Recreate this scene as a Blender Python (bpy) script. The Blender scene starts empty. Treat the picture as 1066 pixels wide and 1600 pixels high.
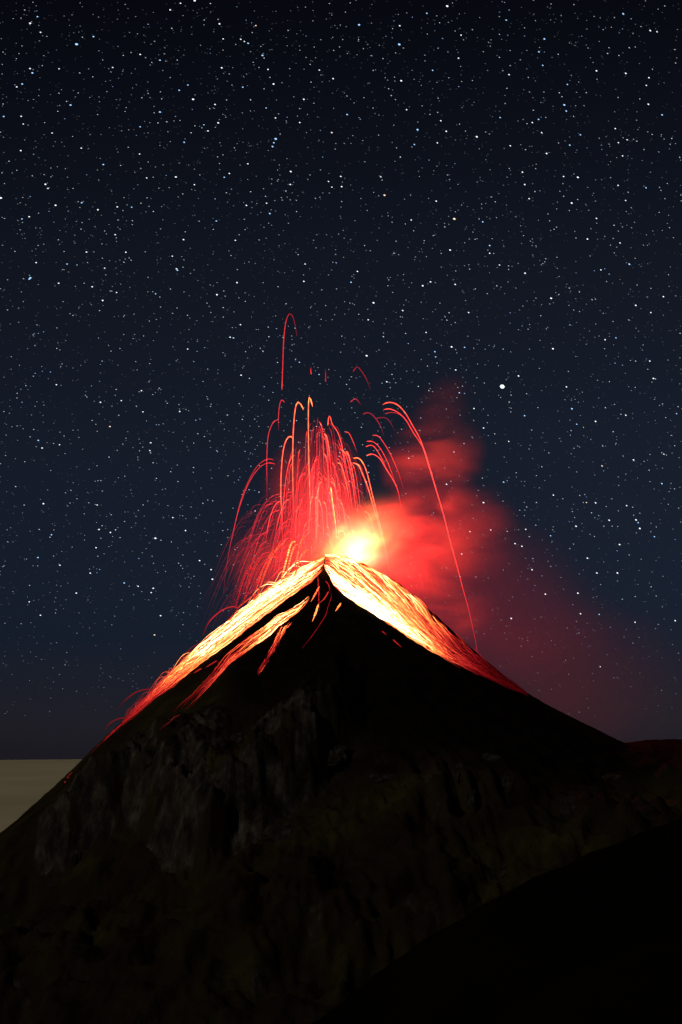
import bpy, bmesh, math, random
import numpy as np
from mathutils import Vector
from mathutils.bvhtree import BVHTree

random.seed(7)
rng = np.random.default_rng(7)
scene = bpy.context.scene
C = scene.collection

# ------------------------------------------------------------------ camera
LENS, PITCH = 70.0, math.radians(6.07)
FPX = 1600 * LENS / 36.0                      # focal length in photograph pixels (1066 x 1600)
cam_data = bpy.data.cameras.new('camera')
cam_data.sensor_fit = 'VERTICAL'
cam_data.sensor_height = 36.0
cam_data.sensor_width = 24.0
cam_data.lens = LENS
cam_data.clip_start = 1.0
cam_data.clip_end = 400000.0
cam = bpy.data.objects.new('camera', cam_data)
cam.location = (0, 0, 0)
cam.rotation_euler = (math.pi / 2 + PITCH, 0, 0)
C.objects.link(cam)
scene.camera = cam

# ------------------------------------------------------------------ night sky, moonlight, exposure
MOON_EL, MOON_AZ = math.radians(29), math.radians(226)   # azimuth from +Y, clockwise: behind and to one side of the viewer
world = bpy.data.worlds.new('World')
scene.world = world
world.use_nodes = True
wn, wl = world.node_tree.nodes, world.node_tree.links
wn.clear()
sky = wn.new('ShaderNodeTexSky')
sky.sky_type = 'NISHITA'
sky.sun_disc = False
sky.sun_elevation = MOON_EL
sky.sun_rotation = MOON_AZ
sky.altitude = 3600
sky.air_density = 1.6
sky.dust_density = 0.4
sky.ozone_density = 2.0
tint = wn.new('ShaderNodeMix')
tint.data_type = 'RGBA'
tint.blend_type = 'MULTIPLY'
tint.inputs[0].default_value = 1.0
wl.new(sky.outputs[0], tint.inputs[6])
wtc = wn.new('ShaderNodeTexCoord')                        # airglow by height above the horizon; darkened top stands in for lens vignetting
wsep = wn.new('ShaderNodeSeparateXYZ')
wl.new(wtc.outputs['Generated'], wsep.inputs[0])
wmr = wn.new('ShaderNodeMapRange')
wmr.inputs[1].default_value = -0.03
wmr.inputs[2].default_value = 0.40
wl.new(wsep.outputs['Z'], wmr.inputs[0])
wr = wn.new('ShaderNodeValToRGB')
stops = [(-0.016, (0.60, 0.60, 1.45)), (-0.002, (0.62, 0.68, 1.60)), (0.042, (0.52, 0.70, 1.60)), (0.137, (1.0, 0.96, 1.40)), (0.232, (1.08, 0.92, 1.14)), (0.35, (0.64, 0.46, 0.52))]
while len(wr.color_ramp.elements) < len(stops): wr.color_ramp.elements.new(0.5)
for el_, (z_, c_) in zip(wr.color_ramp.elements, stops):
    el_.position = (z_ + 0.03) / 0.43
    el_.color = (c_[0] / 1.6, c_[1] / 1.6, c_[2] / 1.6, 1)
wl.new(wmr.outputs[0], wr.inputs[0])
wl.new(wr.outputs[0], tint.inputs[7])
bg = wn.new('ShaderNodeBackground')
bg.inputs[1].default_value = 0.0021 * 1.6 * 1.06
wl.new(tint.outputs[2], bg.inputs[0])
wout = wn.new('ShaderNodeOutputWorld')
wl.new(bg.outputs[0], wout.inputs[0])

moon = bpy.data.lights.new('moonlight', 'SUN')
moon.energy = 0.40
moon.angle = math.radians(0.5)
moon.color = (1.0, 0.93, 0.80)
moon_o = bpy.data.objects.new('moonlight', moon)
md = Vector((math.sin(MOON_AZ) * math.cos(MOON_EL), math.cos(MOON_AZ) * math.cos(MOON_EL), math.sin(MOON_EL)))
moon_o.rotation_euler = md.to_track_quat('Z', 'Y').to_euler()
moon_o.location = (0, 0, 400)
C.objects.link(moon_o)

vs = scene.view_settings
vs.view_transform = 'Standard'
vs.look = 'None'
vs.exposure = 0.0
vs.gamma = 1.0
vs.use_curve_mapping = False
cy = scene.cycles
cy.use_denoising = True
cy.max_bounces = 3
cy.diffuse_bounces = 1
cy.glossy_bounces = 1
cy.volume_bounces = 0
cy.transparent_max_bounces = 48
cy.sample_clamp_indirect = 1.5
cy.volume_step_rate = 0.25
cy.volume_max_steps = 256

# ------------------------------------------------------------------ helpers
def tag(o, label=None, cat=None, group=None, kind=None):
    if label: o['label'] = label
    if cat: o['category'] = cat
    if group: o['group'] = group
    if kind: o['kind'] = kind
    return o

def link(name, me, mat=None, parent=None, loc=None):
    o = bpy.data.objects.new(name, me)
    C.objects.link(o)
    if mat is not None and me is not None and not me.materials:
        me.materials.append(mat)
    if parent is not None: o.parent = parent
    if loc is not None: o.location = loc
    return o

def mesh_from(name, verts, faces, heat=None, smooth=True, flow=None):
    """faces: (n,3) or (n,4) integer array"""
    verts = np.asarray(verts, np.float32)
    faces = np.asarray(faces, np.int32)
    me = bpy.data.meshes.new(name)
    k = faces.shape[1]
    me.vertices.add(len(verts))
    me.vertices.foreach_set('co', verts.ravel())
    me.loops.add(faces.size)
    me.loops.foreach_set('vertex_index', faces.ravel())
    me.polygons.add(len(faces))
    me.polygons.foreach_set('loop_start', np.arange(0, faces.size, k, dtype=np.int32))
    me.polygons.foreach_set('loop_total', np.full(len(faces), k, np.int32))
    if smooth:
        me.polygons.foreach_set('use_smooth', np.ones(len(faces), bool))
    if heat is not None:
        a = me.attributes.new('melt', 'FLOAT', 'POINT')
        a.data.foreach_set('value', np.asarray(heat, np.float32))
    if flow is not None:
        a = me.attributes.new('flow', 'FLOAT_VECTOR', 'POINT')
        a.data.foreach_set('vector', np.asarray(flow, np.float32).ravel())
    me.update(calc_edges=True)
    me.validate()
    return me

_perm = np.random.default_rng(11).permutation(256)
_perm = np.concatenate([_perm, _perm])
_ang = np.random.default_rng(12).uniform(0, 2 * np.pi, 256)
_gx, _gy = np.cos(_ang), np.sin(_ang)

def perlin(x, y, seed=0):
    x = np.asarray(x, float) + seed * 37.13
    y = np.asarray(y, float) + seed * 91.71
    xi, yi = np.floor(x).astype(int), np.floor(y).astype(int)
    xf, yf = x - xi, y - yi
    u, v = xf**3 * (xf * (xf * 6 - 15) + 10), yf**3 * (yf * (yf * 6 - 15) + 10)
    def g(ix, iy, dx, dy):
        h = _perm[_perm[ix & 255] + (iy & 255)]
        return _gx[h] * dx + _gy[h] * dy
    a = g(xi, yi, xf, yf) * (1 - u) + g(xi + 1, yi, xf - 1, yf) * u
    b = g(xi, yi + 1, xf, yf - 1) * (1 - u) + g(xi + 1, yi + 1, xf - 1, yf - 1) * u
    return (a * (1 - v) + b * v) * 1.5

def fbm(x, y, oct=5, seed=0, gain=0.5, ridged=False):
    s, a, f = 0.0, 1.0, 1.0
    for i in range(oct):
        n = perlin(x * f, y * f, seed + i * 3)
        if ridged: n = 1 - 2 * np.abs(n)
        s = s + a * n
        a *= gain
        f *= 2.03
    return s

def sstep(x, a, b):
    t = np.clip((x - a) / (b - a), 0, 1)
    return t * t * (3 - 2 * t)

CP, SP = math.cos(PITCH), math.sin(PITCH)
def ray(x, y):
    """direction of a sight line, scaled to one metre of depth (world Y)"""
    a, b = (x - 533) / FPX, (800 - y) / FPX
    d = Vector((a, CP - b * SP, SP + b * CP))
    return d / d.y

def at(x, y, depth):
    return ray(x, y) * depth

# ------------------------------------------------------------------ materials
def new_mat(name):
    m = bpy.data.materials.new(name)
    m.use_nodes = True
    m.node_tree.nodes.clear()
    return m, m.node_tree.nodes, m.node_tree.links

def ramp(nodes, stops):
    r = nodes.new('ShaderNodeValToRGB')
    e = r.color_ramp.elements
    while len(e) < len(stops): e.new(0.5)
    for el, (p, c) in zip(e, stops):
        el.position = p
        el.color = (*c, 1)
    return r

def math_node(n, l, op, a, b=None, clamp=False):
    k = n.new('ShaderNodeMath')
    k.operation = op
    k.use_clamp = clamp
    for i, v in enumerate((a, b)):
        if v is None: continue
        if isinstance(v, (int, float)): k.inputs[i].default_value = v
        else: l.new(v, k.inputs[i])
    return k.outputs[0]

def lava_material(name, bed=False, trails=False):
    m, n, l = new_mat(name)
    at_ = n.new('ShaderNodeAttribute')
    at_.attribute_name = 'melt'
    h = at_.outputs['Fac']
    if bed:                                   # crust torn into hot threads along the flow
        fl = n.new('ShaderNodeAttribute')
        fl.attribute_name = 'flow'
        nz = n.new('ShaderNodeTexNoise')
        nz.inputs['Scale'].default_value = 1.0
        nz.inputs['Detail'].default_value = 5
        nz.inputs['Roughness'].default_value = 0.65
        nz.inputs['Distortion'].default_value = 0.4
        l.new(fl.outputs['Vector'], nz.inputs['Vector'])
        d = math_node(n, l, 'SUBTRACT', nz.outputs['Fac'], 0.5)
        d = math_node(n, l, 'MULTIPLY', d, 3.2)
        d = math_node(n, l, 'ADD', d, 0.95)
        h = math_node(n, l, 'MULTIPLY', h, math_node(n, l, 'MAXIMUM', d, 0.0), True)
    cr = ramp(n, [(0.0, (0.55, 0.008, 0.018)), (0.25, (1.0, 0.026, 0.034)), (0.45, (1.0, 0.085, 0.034)),
                  (0.65, (1.0, 0.26, 0.05)), (0.82, (1.0, 0.50, 0.17)), (1.0, (1.0, 0.80, 0.50))])
    l.new(h, cr.inputs[0])
    p = math_node(n, l, 'POWER', h, 2.2)
    s = math_node(n, l, 'MULTIPLY', p, 6.0)
    s = math_node(n, l, 'ADD', s, math_node(n, l, 'MULTIPLY', h, 0.9))
    em = n.new('ShaderNodeEmission')
    l.new(cr.outputs[0], em.inputs[0])
    l.new(s, em.inputs[1])
    o = n.new('ShaderNodeOutputMaterial')
    if bed:                                   # cooled gaps show the ground
        tr = n.new('ShaderNodeBsdfTransparent')
        mr = n.new('ShaderNodeMapRange')
        mr.inputs[1].default_value = 0.10
        mr.inputs[2].default_value = 0.26
        l.new(h, mr.inputs[0])
        ms = n.new('ShaderNodeMixShader')
        l.new(mr.outputs[0], ms.inputs[0]); l.new(tr.outputs[0], ms.inputs[1]); l.new(em.outputs[0], ms.inputs[2])
        l.new(ms.outputs[0], o.inputs[0])
    elif trails:                               # light trails of thrown lava: glow is added over whatever lies behind
        tr = n.new('ShaderNodeBsdfTransparent')
        ad = n.new('ShaderNodeAddShader')
        l.new(tr.outputs[0], ad.inputs[0]); l.new(em.outputs[0], ad.inputs[1])
        l.new(ad.outputs[0], o.inputs[0])
    else:
        l.new(em.outputs[0], o.inputs[0])
    m.cycles.emission_sampling = 'NONE'
    return m

M_LAVA = lava_material('molten_lava')
M_TRAILS = lava_material('lava_trails', trails=True)
M_BED = lava_material('lava_bed', True)

def terrain_material(name, apex=None, dark=1.0):
    m, n, l = new_mat(name)
    tc = n.new('ShaderNodeTexCoord')
    P = tc.outputs['Object']
    def noise(scale, detail=6, rough=0.6, vec=None):
        z = n.new('ShaderNodeTexNoise')
        z.inputs['Scale'].default_value = scale
        z.inputs['Detail'].default_value = detail
        z.inputs['Roughness'].default_value = rough
        l.new(vec if vec is not None else P, z.inputs['Vector'])
        return z.outputs['Fac']
    geo = n.new('ShaderNodeNewGeometry')
    sx = n.new('ShaderNodeSeparateXYZ')
    l.new(geo.outputs['Normal'], sx.inputs[0])
    # slope soil: brown scrub with olive patches
    soil = ramp(n, [(0.32, (0.012, 0.008, 0.006)), (0.46, (0.030, 0.018, 0.011)), (0.56, (0.034, 0.027, 0.011)), (0.68, (0.055, 0.046, 0.014))])
    l.new(noise(0.011, 8, 0.65), soil.inputs[0])
    # bare rock on the steep faces, streaked down the fall line
    mp = n.new('ShaderNodeMapping')
    mp.inputs['Scale'].default_value = (1, 1, 0.42)
    l.new(P, mp.inputs[0])
    rock = ramp(n, [(0.34, (0.010, 0.008, 0.006)), (0.50, (0.042, 0.034, 0.027)), (0.62, (0.10, 0.083, 0.068)), (0.74, (0.19, 0.165, 0.15))])
    l.new(noise(0.05, 10, 0.72, mp.outputs[0]), rock.inputs[0])
    at_ = n.new('ShaderNodeAttribute')
    at_.attribute_name = 'melt'                # on the terrain this attribute holds the exposed rock
    steep = n.new('ShaderNodeMapRange')
    steep.interpolation_type = 'SMOOTHSTEP'
    steep.inputs[1].default_value = 0.25
    steep.inputs[2].default_value = 0.70
    l.new(math_node(n, l, 'ADD', at_.outputs['Fac'], math_node(n, l, 'MULTIPLY', math_node(n, l, 'SUBTRACT', noise(0.05, 6), 0.5), 0.7)), steep.inputs[0])
    mx = n.new('ShaderNodeMix')
    mx.data_type = 'RGBA'
    l.new(steep.outputs[0], mx.inputs[0])
    l.new(soil.outputs[0], mx.inputs[6])
    l.new(rock.outputs[0], mx.inputs[7])
    col = mx.outputs[2]
    if apex is not None:                      # fresh black summit ash; its rightward reach paints the ridge dark against vent light
        vm = n.new('ShaderNodeVectorMath')
        vm.operation = 'LENGTH'
        va = n.new('ShaderNodeVectorMath')
        va.operation = 'SUBTRACT'
        l.new(P, va.inputs[0])
        va.inputs[1].default_value = (240, 0, -80)
        l.new(va.outputs[0], vm.inputs[0])
        ash_shade = n.new('ShaderNodeMapRange')
        ash_shade.interpolation_type = 'SMOOTHSTEP'
        ash_shade.inputs[1].default_value = 360
        ash_shade.inputs[2].default_value = 460
        ds = math_node(n, l, 'ADD', vm.outputs['Value'], math_node(n, l, 'MULTIPLY', math_node(n, l, 'SUBTRACT', noise(0.008, 5), 0.5), 260))
        l.new(ds, ash_shade.inputs[0])
        ar = ramp(n, [(0.35, (0.005, 0.0042, 0.0036)), (0.7, (0.013, 0.0105, 0.008))])
        l.new(noise(0.06, 8), ar.inputs[0])
        m2 = n.new('ShaderNodeMix')
        m2.data_type = 'RGBA'
        l.new(ash_shade.outputs[0], m2.inputs[0])
        l.new(ar.outputs[0], m2.inputs[6])
        l.new(col, m2.inputs[7])
        col = m2.outputs[2]
    bs = n.new('ShaderNodeBsdfPrincipled')
    bs.inputs['Roughness'].default_value = 0.95
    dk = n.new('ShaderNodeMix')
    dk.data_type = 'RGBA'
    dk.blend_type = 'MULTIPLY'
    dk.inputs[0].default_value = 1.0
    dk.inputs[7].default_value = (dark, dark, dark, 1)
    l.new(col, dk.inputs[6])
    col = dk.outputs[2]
    bs.inputs['Specular IOR Level'].default_value = 0.0
    l.new(col, bs.inputs['Base Color'])
    bp = n.new('ShaderNodeBump')
    bp.inputs['Strength'].default_value = 0.9
    bp.inputs['Distance'].default_value = 4.0
    l.new(noise(0.12, 9, 0.7), bp.inputs['Height'])
    l.new(bp.outputs[0], bs.inputs['Normal'])
    o = n.new('ShaderNodeOutputMaterial')
    l.new(bs.outputs[0], o.inputs[0])
    return m

# ------------------------------------------------------------------ the volcano
D0 = 2600.0                                    # distance to the summit
APEX = at(510, 867, D0)
PX = D0 / FPX                                  # metres per photograph pixel at the summit

prof_l = np.array([(0, 0), (40, 22), (80, 46), (120, 77), (160, 113), (204, 154), (260, 206), (317, 262), (363, 306), (388, 332),
                   (444, 385), (510, 442), (700, 600), (1200, 980), (1700, 1220), (2400, 1560)], float) * PX
prof_r = np.array([(0, 0), (30, 4), (60, 14), (80, 25), (115, 46), (150, 76), (190, 113), (230, 150), (270, 185), (310, 215), (350, 239), (390, 259),
                   (466, 298), (480, 296), (496, 292), (520, 290), (560, 290), (660, 296), (800, 380), (1200, 800), (1700, 1180), (2400, 1560)], float) * PX
prof_f = np.array([(0, 0), (25, 16), (60, 50), (120, 108), (200, 176), (300, 252), (420, 340), (560, 452), (700, 560), (900, 690), (1200, 870), (1700, 1200), (2400, 1560)], float) * PX
prof_b = np.array([(0, 0), (30, 20), (100, 72), (400, 290), (1200, 860), (1700, 1180), (2400, 1560)], float) * PX

def drop(r, th):
    c, s = np.cos(th), np.sin(th)
    L, R = np.interp(r, *prof_l.T), np.interp(r, *prof_r.T)
    F, B = np.interp(r, *prof_f.T), np.interp(r, *prof_b.T)
    return L * np.clip(-c, 0, 1)**2 + R * np.clip(c, 0, 1)**2 + F * np.clip(-s, 0, 1)**2 + B * np.clip(s, 0, 1)**2

def polar_of(x, y):
    """bearing and distance from the summit of the smooth slope seen at a photograph position"""
    d = np.array(ray(x, y))
    Y = np.arange(1200, D0 + 1, 2.0)           # from the viewer towards the cone
    X, Z = d[0] * Y - APEX.x, d[2] * Y - APEX.z
    r, t = np.hypot(X, Y - D0), np.arctan2(Y - D0, X)
    k = int(np.argmax(Z <= -drop(r, t)))
    return math.degrees(t[k]) % 360, r[k]

FOOT = sorted(polar_of(x, y) for x, y in [(30, 1392), (110, 1352), (180, 1300), (225, 1296), (256, 1322), (285, 1342), (318, 1346), (370, 1308), (430, 1262), (500, 1205), (548, 1170)])
FOOT_D, FOOT_R = np.array(FOOT).T

def height(r, th, rock=False):
    """height relative to the summit"""
    c, s = np.cos(th), np.sin(th)
    x, y = r * c, r * s
    z = -drop(r, th)
    amp = sstep(r, 60, 500)
    front = sstep(-s, 0.30, 0.75)
    # radial gullies and spurs
    wob = th * 6 + 1.1 * fbm(x / 160, y / 160, 3, 5)
    z = z + front * amp * (1 - 0.6 * sstep(r, 300, 500)) * 6 * fbm(wob, np.log(r + 40) * 1.2, 4, 21, 0.5, True) * 0.5
    # spurs running down towards the cloud side
    ca, sa = math.cos(math.radians(-38)), math.sin(math.radians(-38))
    al, ac = x * ca - y * sa, x * sa + y * ca
    al, ac = -0.78 * x - 0.62 * y, 0.62 * x - 0.78 * y
    z = z + front * sstep(r, 300, 520) * 24 * fbm(ac / 120 + 0.4 * fbm(x / 150, y / 150, 2, 27), al / 460, 4, 25, 0.5, True)
    z = z + front * sstep(r, 220, 480) * 18 * fbm(x / 190, y / 190, 5, 31, 0.5)
    # rock wall on the lower flank
    deg = np.degrees(np.mod(th, 2 * np.pi))                   # 180 = left, 270 = towards the viewer
    rs = np.interp(deg, FOOT_D, FOOT_R) + 13 * fbm(x / 55, y / 55, 4, 43)
    wall = sstep(deg, FOOT_D[0] - 6, FOOT_D[0] + 6) * (1 - sstep(deg, FOOT_D[-1] - 4, FOOT_D[-1] + 5))
    notch = 1 + 0.45 * fbm(x / 45, y / 45, 4, 44, 0.55, True)
    z = z + wall * (34 * notch * sstep(r, rs - 190, rs - 60) - (34 * notch + 26) * sstep(r, rs - 34, rs + 6) + 26 * sstep(r, rs + 30, rs + 210))
    mask = wall * sstep(r, rs - 175, rs - 95) * (1 - sstep(r, rs + 2, rs + 14)) * sstep(fbm(x / 48, y / 48, 4, 46), -0.55, 0.15)
    # smaller walls further down and to the right
    for k, (d0, d1, r0, h_) in enumerate([(280, 305, 430, 26), (300, 318, 620, 30), (255, 290, 600, 24), (318, 336, 560, 26), (228, 250, 640, 26)]):
        w = sstep(deg, d0, d0 + 7) * (1 - sstep(deg, d1 - 7, d1))
        rr = r0 + 60 * fbm(deg / 6, r * 0 + k, 3, 50 + k)
        bk = sstep(r, rr - 110, rr - 15) * (1 - sstep(r, rr - 8, rr + 30))
        z = z + w * h_ * bk
        mask = np.maximum(mask, 0.6 * w * sstep(r, rr - 50, rr - 10) * (1 - sstep(r, rr + 15, rr + 32)) * sstep(fbm(x / 40, y / 40, 4, 48 + k), 0.0, 0.5))
    # broken rock relief
    rough = fbm(x / 42, y / 42, 6, 61, 0.55, True)
    z = z + sstep(r, 250, 420) * (1.2 + 5.0 * front) * rough
    z = z + 1.1 * sstep(r, 5, 60) * fbm(x / 14, y / 14, 4, 71, 0.6)
    # cleft below the summit and the levee that keeps the right-hand lava in its bed
    z = z - 7 * np.exp(-((deg - 262) / 9.0)**2) * sstep(r, 3, 20) * (1 - sstep(r, 50, 110))
    if rock: return mask
    return z

NT, NR = 900, 330
rr = np.concatenate([[0.0], 1.2 * (np.exp(np.linspace(0, math.log(2000 / 1.2 * 0.55 + 1), NR - 1)) - 0.4)])
rr = np.where(rr > 100, rr, rr)
# even-ish spacing: dense between 20 and 900 m
knots = np.interp(np.linspace(0, 1, NR), [0, 0.06, 0.30, 0.80, 0.92, 1.0], [0, 12, 170, 830, 1200, 1960])
rr = knots
th = np.concatenate([np.linspace(math.radians(172), math.radians(368), 780, endpoint=False), np.linspace(math.radians(8), math.radians(172), 120, endpoint=False)])
NT = len(th)
RR, TH = np.meshgrid(rr, th, indexing='ij')
H = height(RR, TH)
H[0, :] = H[0, :].mean()
V = np.stack([RR * np.cos(TH), RR * np.sin(TH), H], -1).reshape(-1, 3)
i, j = np.meshgrid(np.arange(NR - 1), np.arange(NT), indexing='ij')
j2 = (j + 1) % NT
F = np.stack([i * NT + j, (i + 1) * NT + j, (i + 1) * NT + j2, i * NT + j2], -1).reshape(-1, 4)
me = mesh_from('volcano', V, F, np.clip(height(RR, TH, True), 0, 1).ravel())      # where bare rock is exposed
volcano = link('volcano', me, terrain_material('volcanic_slope', True), None, APEX)
tag(volcano, 'dark steep volcanic cone with lava running down from its summit', 'volcano', kind='structure')
bvh = BVHTree.FromPolygons([Vector(v) for v in (V + np.array(APEX)).tolist()], F.tolist())

def hit(x, y, lift=1.0, air=None):
    """point on the mountain seen at a photograph position; beyond the outline a point in the air above its crest"""
    d = ray(x, y)
    p, nrm, _, _ = bvh.ray_cast(Vector((0, 0, 0)), d.normalized())
    if p is not None and p.y < D0 + 120:
        return p + nrm * lift
    return d * (air if air is not None else D0 - 15)

# ------------------------------------------------------------------ near spur and cloud sea
def grid_mesh(name, xs, ys, zf):
    X, Y = np.meshgrid(xs, ys, indexing='ij')
    Z = zf(X, Y)
    nx, ny = len(xs), len(ys)
    i, j = np.meshgrid(np.arange(nx - 1), np.arange(ny - 1), indexing='ij')
    f = np.stack([i * ny + j, (i + 1) * ny + j, (i + 1) * ny + j + 1, i * ny + j + 1], -1).reshape(-1, 4)
    return mesh_from(name, np.stack([X, Y, Z], -1).reshape(-1, 3), f)

def spur_z(X, Y):
    a = X / 700.0
    e = np.interp(a, [-0.6, -0.25, -0.03, 0.0, 0.04, 0.09, 0.13, 0.175, 0.3, 0.6], [-0.62, -0.36, -0.152, -0.131, -0.104, -0.074, -0.057, -0.044, -0.02, 0.03])
    t = Y / 700.0
    z = np.where(t < 1, e * Y - 70 * np.sin(np.pi * np.clip(t, 0, 1))**1.0 * (0.6 + 0.4 * np.clip(1 - a, 0, 1)), e * 700 - 0.62 * (Y - 700))
    z = z + sstep(Y, 40, 300) * (3.5 * fbm(X / 60, Y / 60, 5, 81) + 0.8 * fbm(X / 9, Y / 9, 3, 85))
    return z - 2.0
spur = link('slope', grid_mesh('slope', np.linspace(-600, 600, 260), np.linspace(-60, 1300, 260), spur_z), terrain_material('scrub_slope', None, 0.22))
tag(spur, 'dark scrub-covered spur of ground facing the volcano', 'slope', kind='structure')

def cloud_mesh():
    R = np.concatenate([np.linspace(200, 9000, 30), np.linspace(9300, 60000, 200)])
    T = np.linspace(0, 2 * np.pi, 400, endpoint=False)
    A, B = np.meshgrid(R, T, indexing='ij')
    x, y = A * np.sin(B), A * np.cos(B)
    z = -1062 + 45 * fbm(x / 5200, y / 5200, 4, 91) + 14 * fbm(x / 900, y / 900, 3, 95)
    nT = len(T)
    i, j = np.meshgrid(np.arange(len(R) - 1), np.arange(nT), indexing='ij')
    j2 = (j + 1) % nT
    f = np.stack([i * nT + j, i * nT + j2, (i + 1) * nT + j2, (i + 1) * nT + j], -1).reshape(-1, 4)
    return mesh_from('cloud_sea', np.stack([x, y, z], -1).reshape(-1, 3), f)
m, n, l = new_mat('cloud_top')
bs = n.new('ShaderNodeBsdfDiffuse')
bs.inputs['Roughness'].default_value = 1.0
tc = n.new('ShaderNodeTexCoord')
nz = n.new('ShaderNodeTexNoise')
nz.inputs['Scale'].default_value = 0.00025
nz.inputs['Detail'].default_value = 5
l.new(tc.outputs['Object'], nz.inputs['Vector'])
cr = ramp(n, [(0.3, (0.52, 0.45, 0.29)), (0.7, (0.66, 0.57, 0.37))])
l.new(nz.outputs['Fac'], cr.inputs[0])
l.new(cr.outputs[0], bs.inputs[0])
o = n.new('ShaderNodeOutputMaterial')
l.new(bs.outputs[0], o.inputs[0])
cloud = link('clouds', cloud_mesh(), m)
tag(cloud, 'pale moonlit sea of cloud reaching the horizon below the slope', 'clouds', kind='stuff')

# ------------------------------------------------------------------ bare rock outcrops standing out of the lower flank
m, n, l = new_mat('bare_rock')
tc = n.new('ShaderNodeTexCoord')
mp = n.new('ShaderNodeMapping')
mp.inputs['Scale'].default_value = (1, 1, 0.5)
l.new(tc.outputs['Object'], mp.inputs[0])
nz = n.new('ShaderNodeTexNoise')
nz.inputs['Scale'].default_value = 0.16
nz.inputs['Detail'].default_value = 8
nz.inputs['Roughness'].default_value = 0.7
l.new(mp.outputs[0], nz.inputs['Vector'])
cr = ramp(n, [(0.35, (0.014, 0.011, 0.008)), (0.55, (0.036, 0.030, 0.024)), (0.72, (0.095, 0.08, 0.068))])
l.new(nz.outputs['Fac'], cr.inputs[0])
bs = n.new('ShaderNodeBsdfPrincipled')
bs.inputs['Roughness'].default_value = 0.95
bs.inputs['Specular IOR Level'].default_value = 0.0
l.new(cr.outputs[0], bs.inputs['Base Color'])
o = n.new('ShaderNodeOutputMaterial')
l.new(bs.outputs[0], o.inputs[0])
M_ROCK = m
for k, (x, y, w, h_) in enumerate([(440, 1304, 30, 15), (374, 1156, 13, 11), (718, 1208, 9, 13), (736, 1250, 8, 24), (768, 1184, 16, 7), (794, 1224, 8, 12), (892, 1264, 18, 16),
                                   (962, 1214, 22, 5), (787, 1362, 8, 10), (515, 1178, 24, 16), (118, 1332, 9, 15), (600, 1215, 22, 6)]):
    c = hit(x, y, 0.0)
    bm = bmesh.new()
    bmesh.ops.create_icosphere(bm, subdivisions=3, radius=1.0)
    co = np.array([v.co[:] for v in bm.verts])
    u_, v_ = co[:, 0] * 1.6 + 0.7 * co[:, 1], co[:, 2] * 1.1 + 0.9 * co[:, 1]
    d_ = 0.9 + 0.42 * fbm(u_ * 1.1, v_ * 1.1, 3, 120 + k, 0.55)
    co = co * d_[:, None] * np.array([w, 0.42 * (w + h_) * 0.5, h_]) * 0.9 * PX
    co[:, 1] += 0.75 * co[:, 2]                # lean back with the slope
    for v, p in zip(bm.verts, co): v.co = p
    me = bpy.data.meshes.new('rock_outcrop')
    bm.to_mesh(me)
    bm.free()
    link('rock_outcrop', me, M_ROCK, volcano, c - APEX)

# ------------------------------------------------------------------ strands of lava
def resample(pts, n):
    """smooth Catmull-Rom resampling of a 2D or 3D polyline"""
    p = np.asarray(pts, float)
    if len(p) == 2:
        t = np.linspace(0, 1, n)[:, None]
        return p[0] * (1 - t) + p[1] * t
    q = np.vstack([2 * p[0] - p[1], p, 2 * p[-1] - p[-2]])
    seg = np.linalg.norm(np.diff(p, axis=0), axis=1)
    cum = np.concatenate([[0], np.cumsum(seg)])
    s = np.linspace(0, cum[-1] * 0.99999, n)
    k = np.clip(np.searchsorted(cum, s, 'right') - 1, 0, len(p) - 2)
    t = ((s - cum[k]) / np.maximum(seg[k], 1e-9))[:, None]
    a, b, c, d = q[k], q[k + 1], q[k + 2], q[k + 3]
    return 0.5 * (2 * b + (c - a) * t + (2 * a - 5 * b + 4 * c - d) * t**2 + (3 * b - a - 3 * c + d) * t**3)

def tube(P, rad, k=4):
    P = np.asarray(P, float)
    T = np.gradient(P, axis=0)
    T /= np.maximum(np.linalg.norm(T, axis=1, keepdims=True), 1e-9)
    N = np.cross(T, np.array([0.0, 1.0, 0.0]))
    N /= np.maximum(np.linalg.norm(N, axis=1, keepdims=True), 1e-6)
    B = np.cross(T, N)
    a = np.arange(k) * 2 * np.pi / k
    ring = N[:, None] * np.cos(a)[None, :, None] + B[:, None] * np.sin(a)[None, :, None]
    v = (P[:, None] + ring * np.asarray(rad)[:, None, None]).reshape(-1, 3)
    n = len(P)
    i, j = np.meshgrid(np.arange(n - 1), np.arange(k), indexing='ij')
    f = np.stack([i * k + j, i * k + (j + 1) % k, (i + 1) * k + (j + 1) % k, (i + 1) * k + j], -1).reshape(-1, 4)
    return v, f

class Bundle:
    def __init__(s): s.v, s.f, s.h, s.n = [], [], [], 0
    def add(s, P, rad, heat, k=4):
        v, f = tube(P, rad, k)
        s.v.append(v); s.f.append(f + s.n); s.h.append(np.repeat(heat, k)); s.n += len(v)
    def mesh(s, name, origin=(0, 0, 0)):
        return mesh_from(name, np.vstack(s.v) - np.array(origin), np.vstack(s.f), np.concatenate(s.h))

def strand_obj(name, P, rad, heat, parent=None, origin=None, mat=None):
    b = Bundle()
    b.add(P, rad, heat)
    if origin is None:
        origin = P[-1] if parent is None else (0, 0, 0)
        if parent is not None: origin = parent.location
    return link(name, b.mesh(name, origin), mat or M_LAVA, parent, origin if parent is None else None)

def taper(n, a=0.5, b=0.35):
    t = np.linspace(0, 1, n)
    return (a + (1 - a) * sstep(t, 0, 0.12)) * (b + (1 - b) * (1 - sstep(t, 0.55, 1)))

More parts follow.
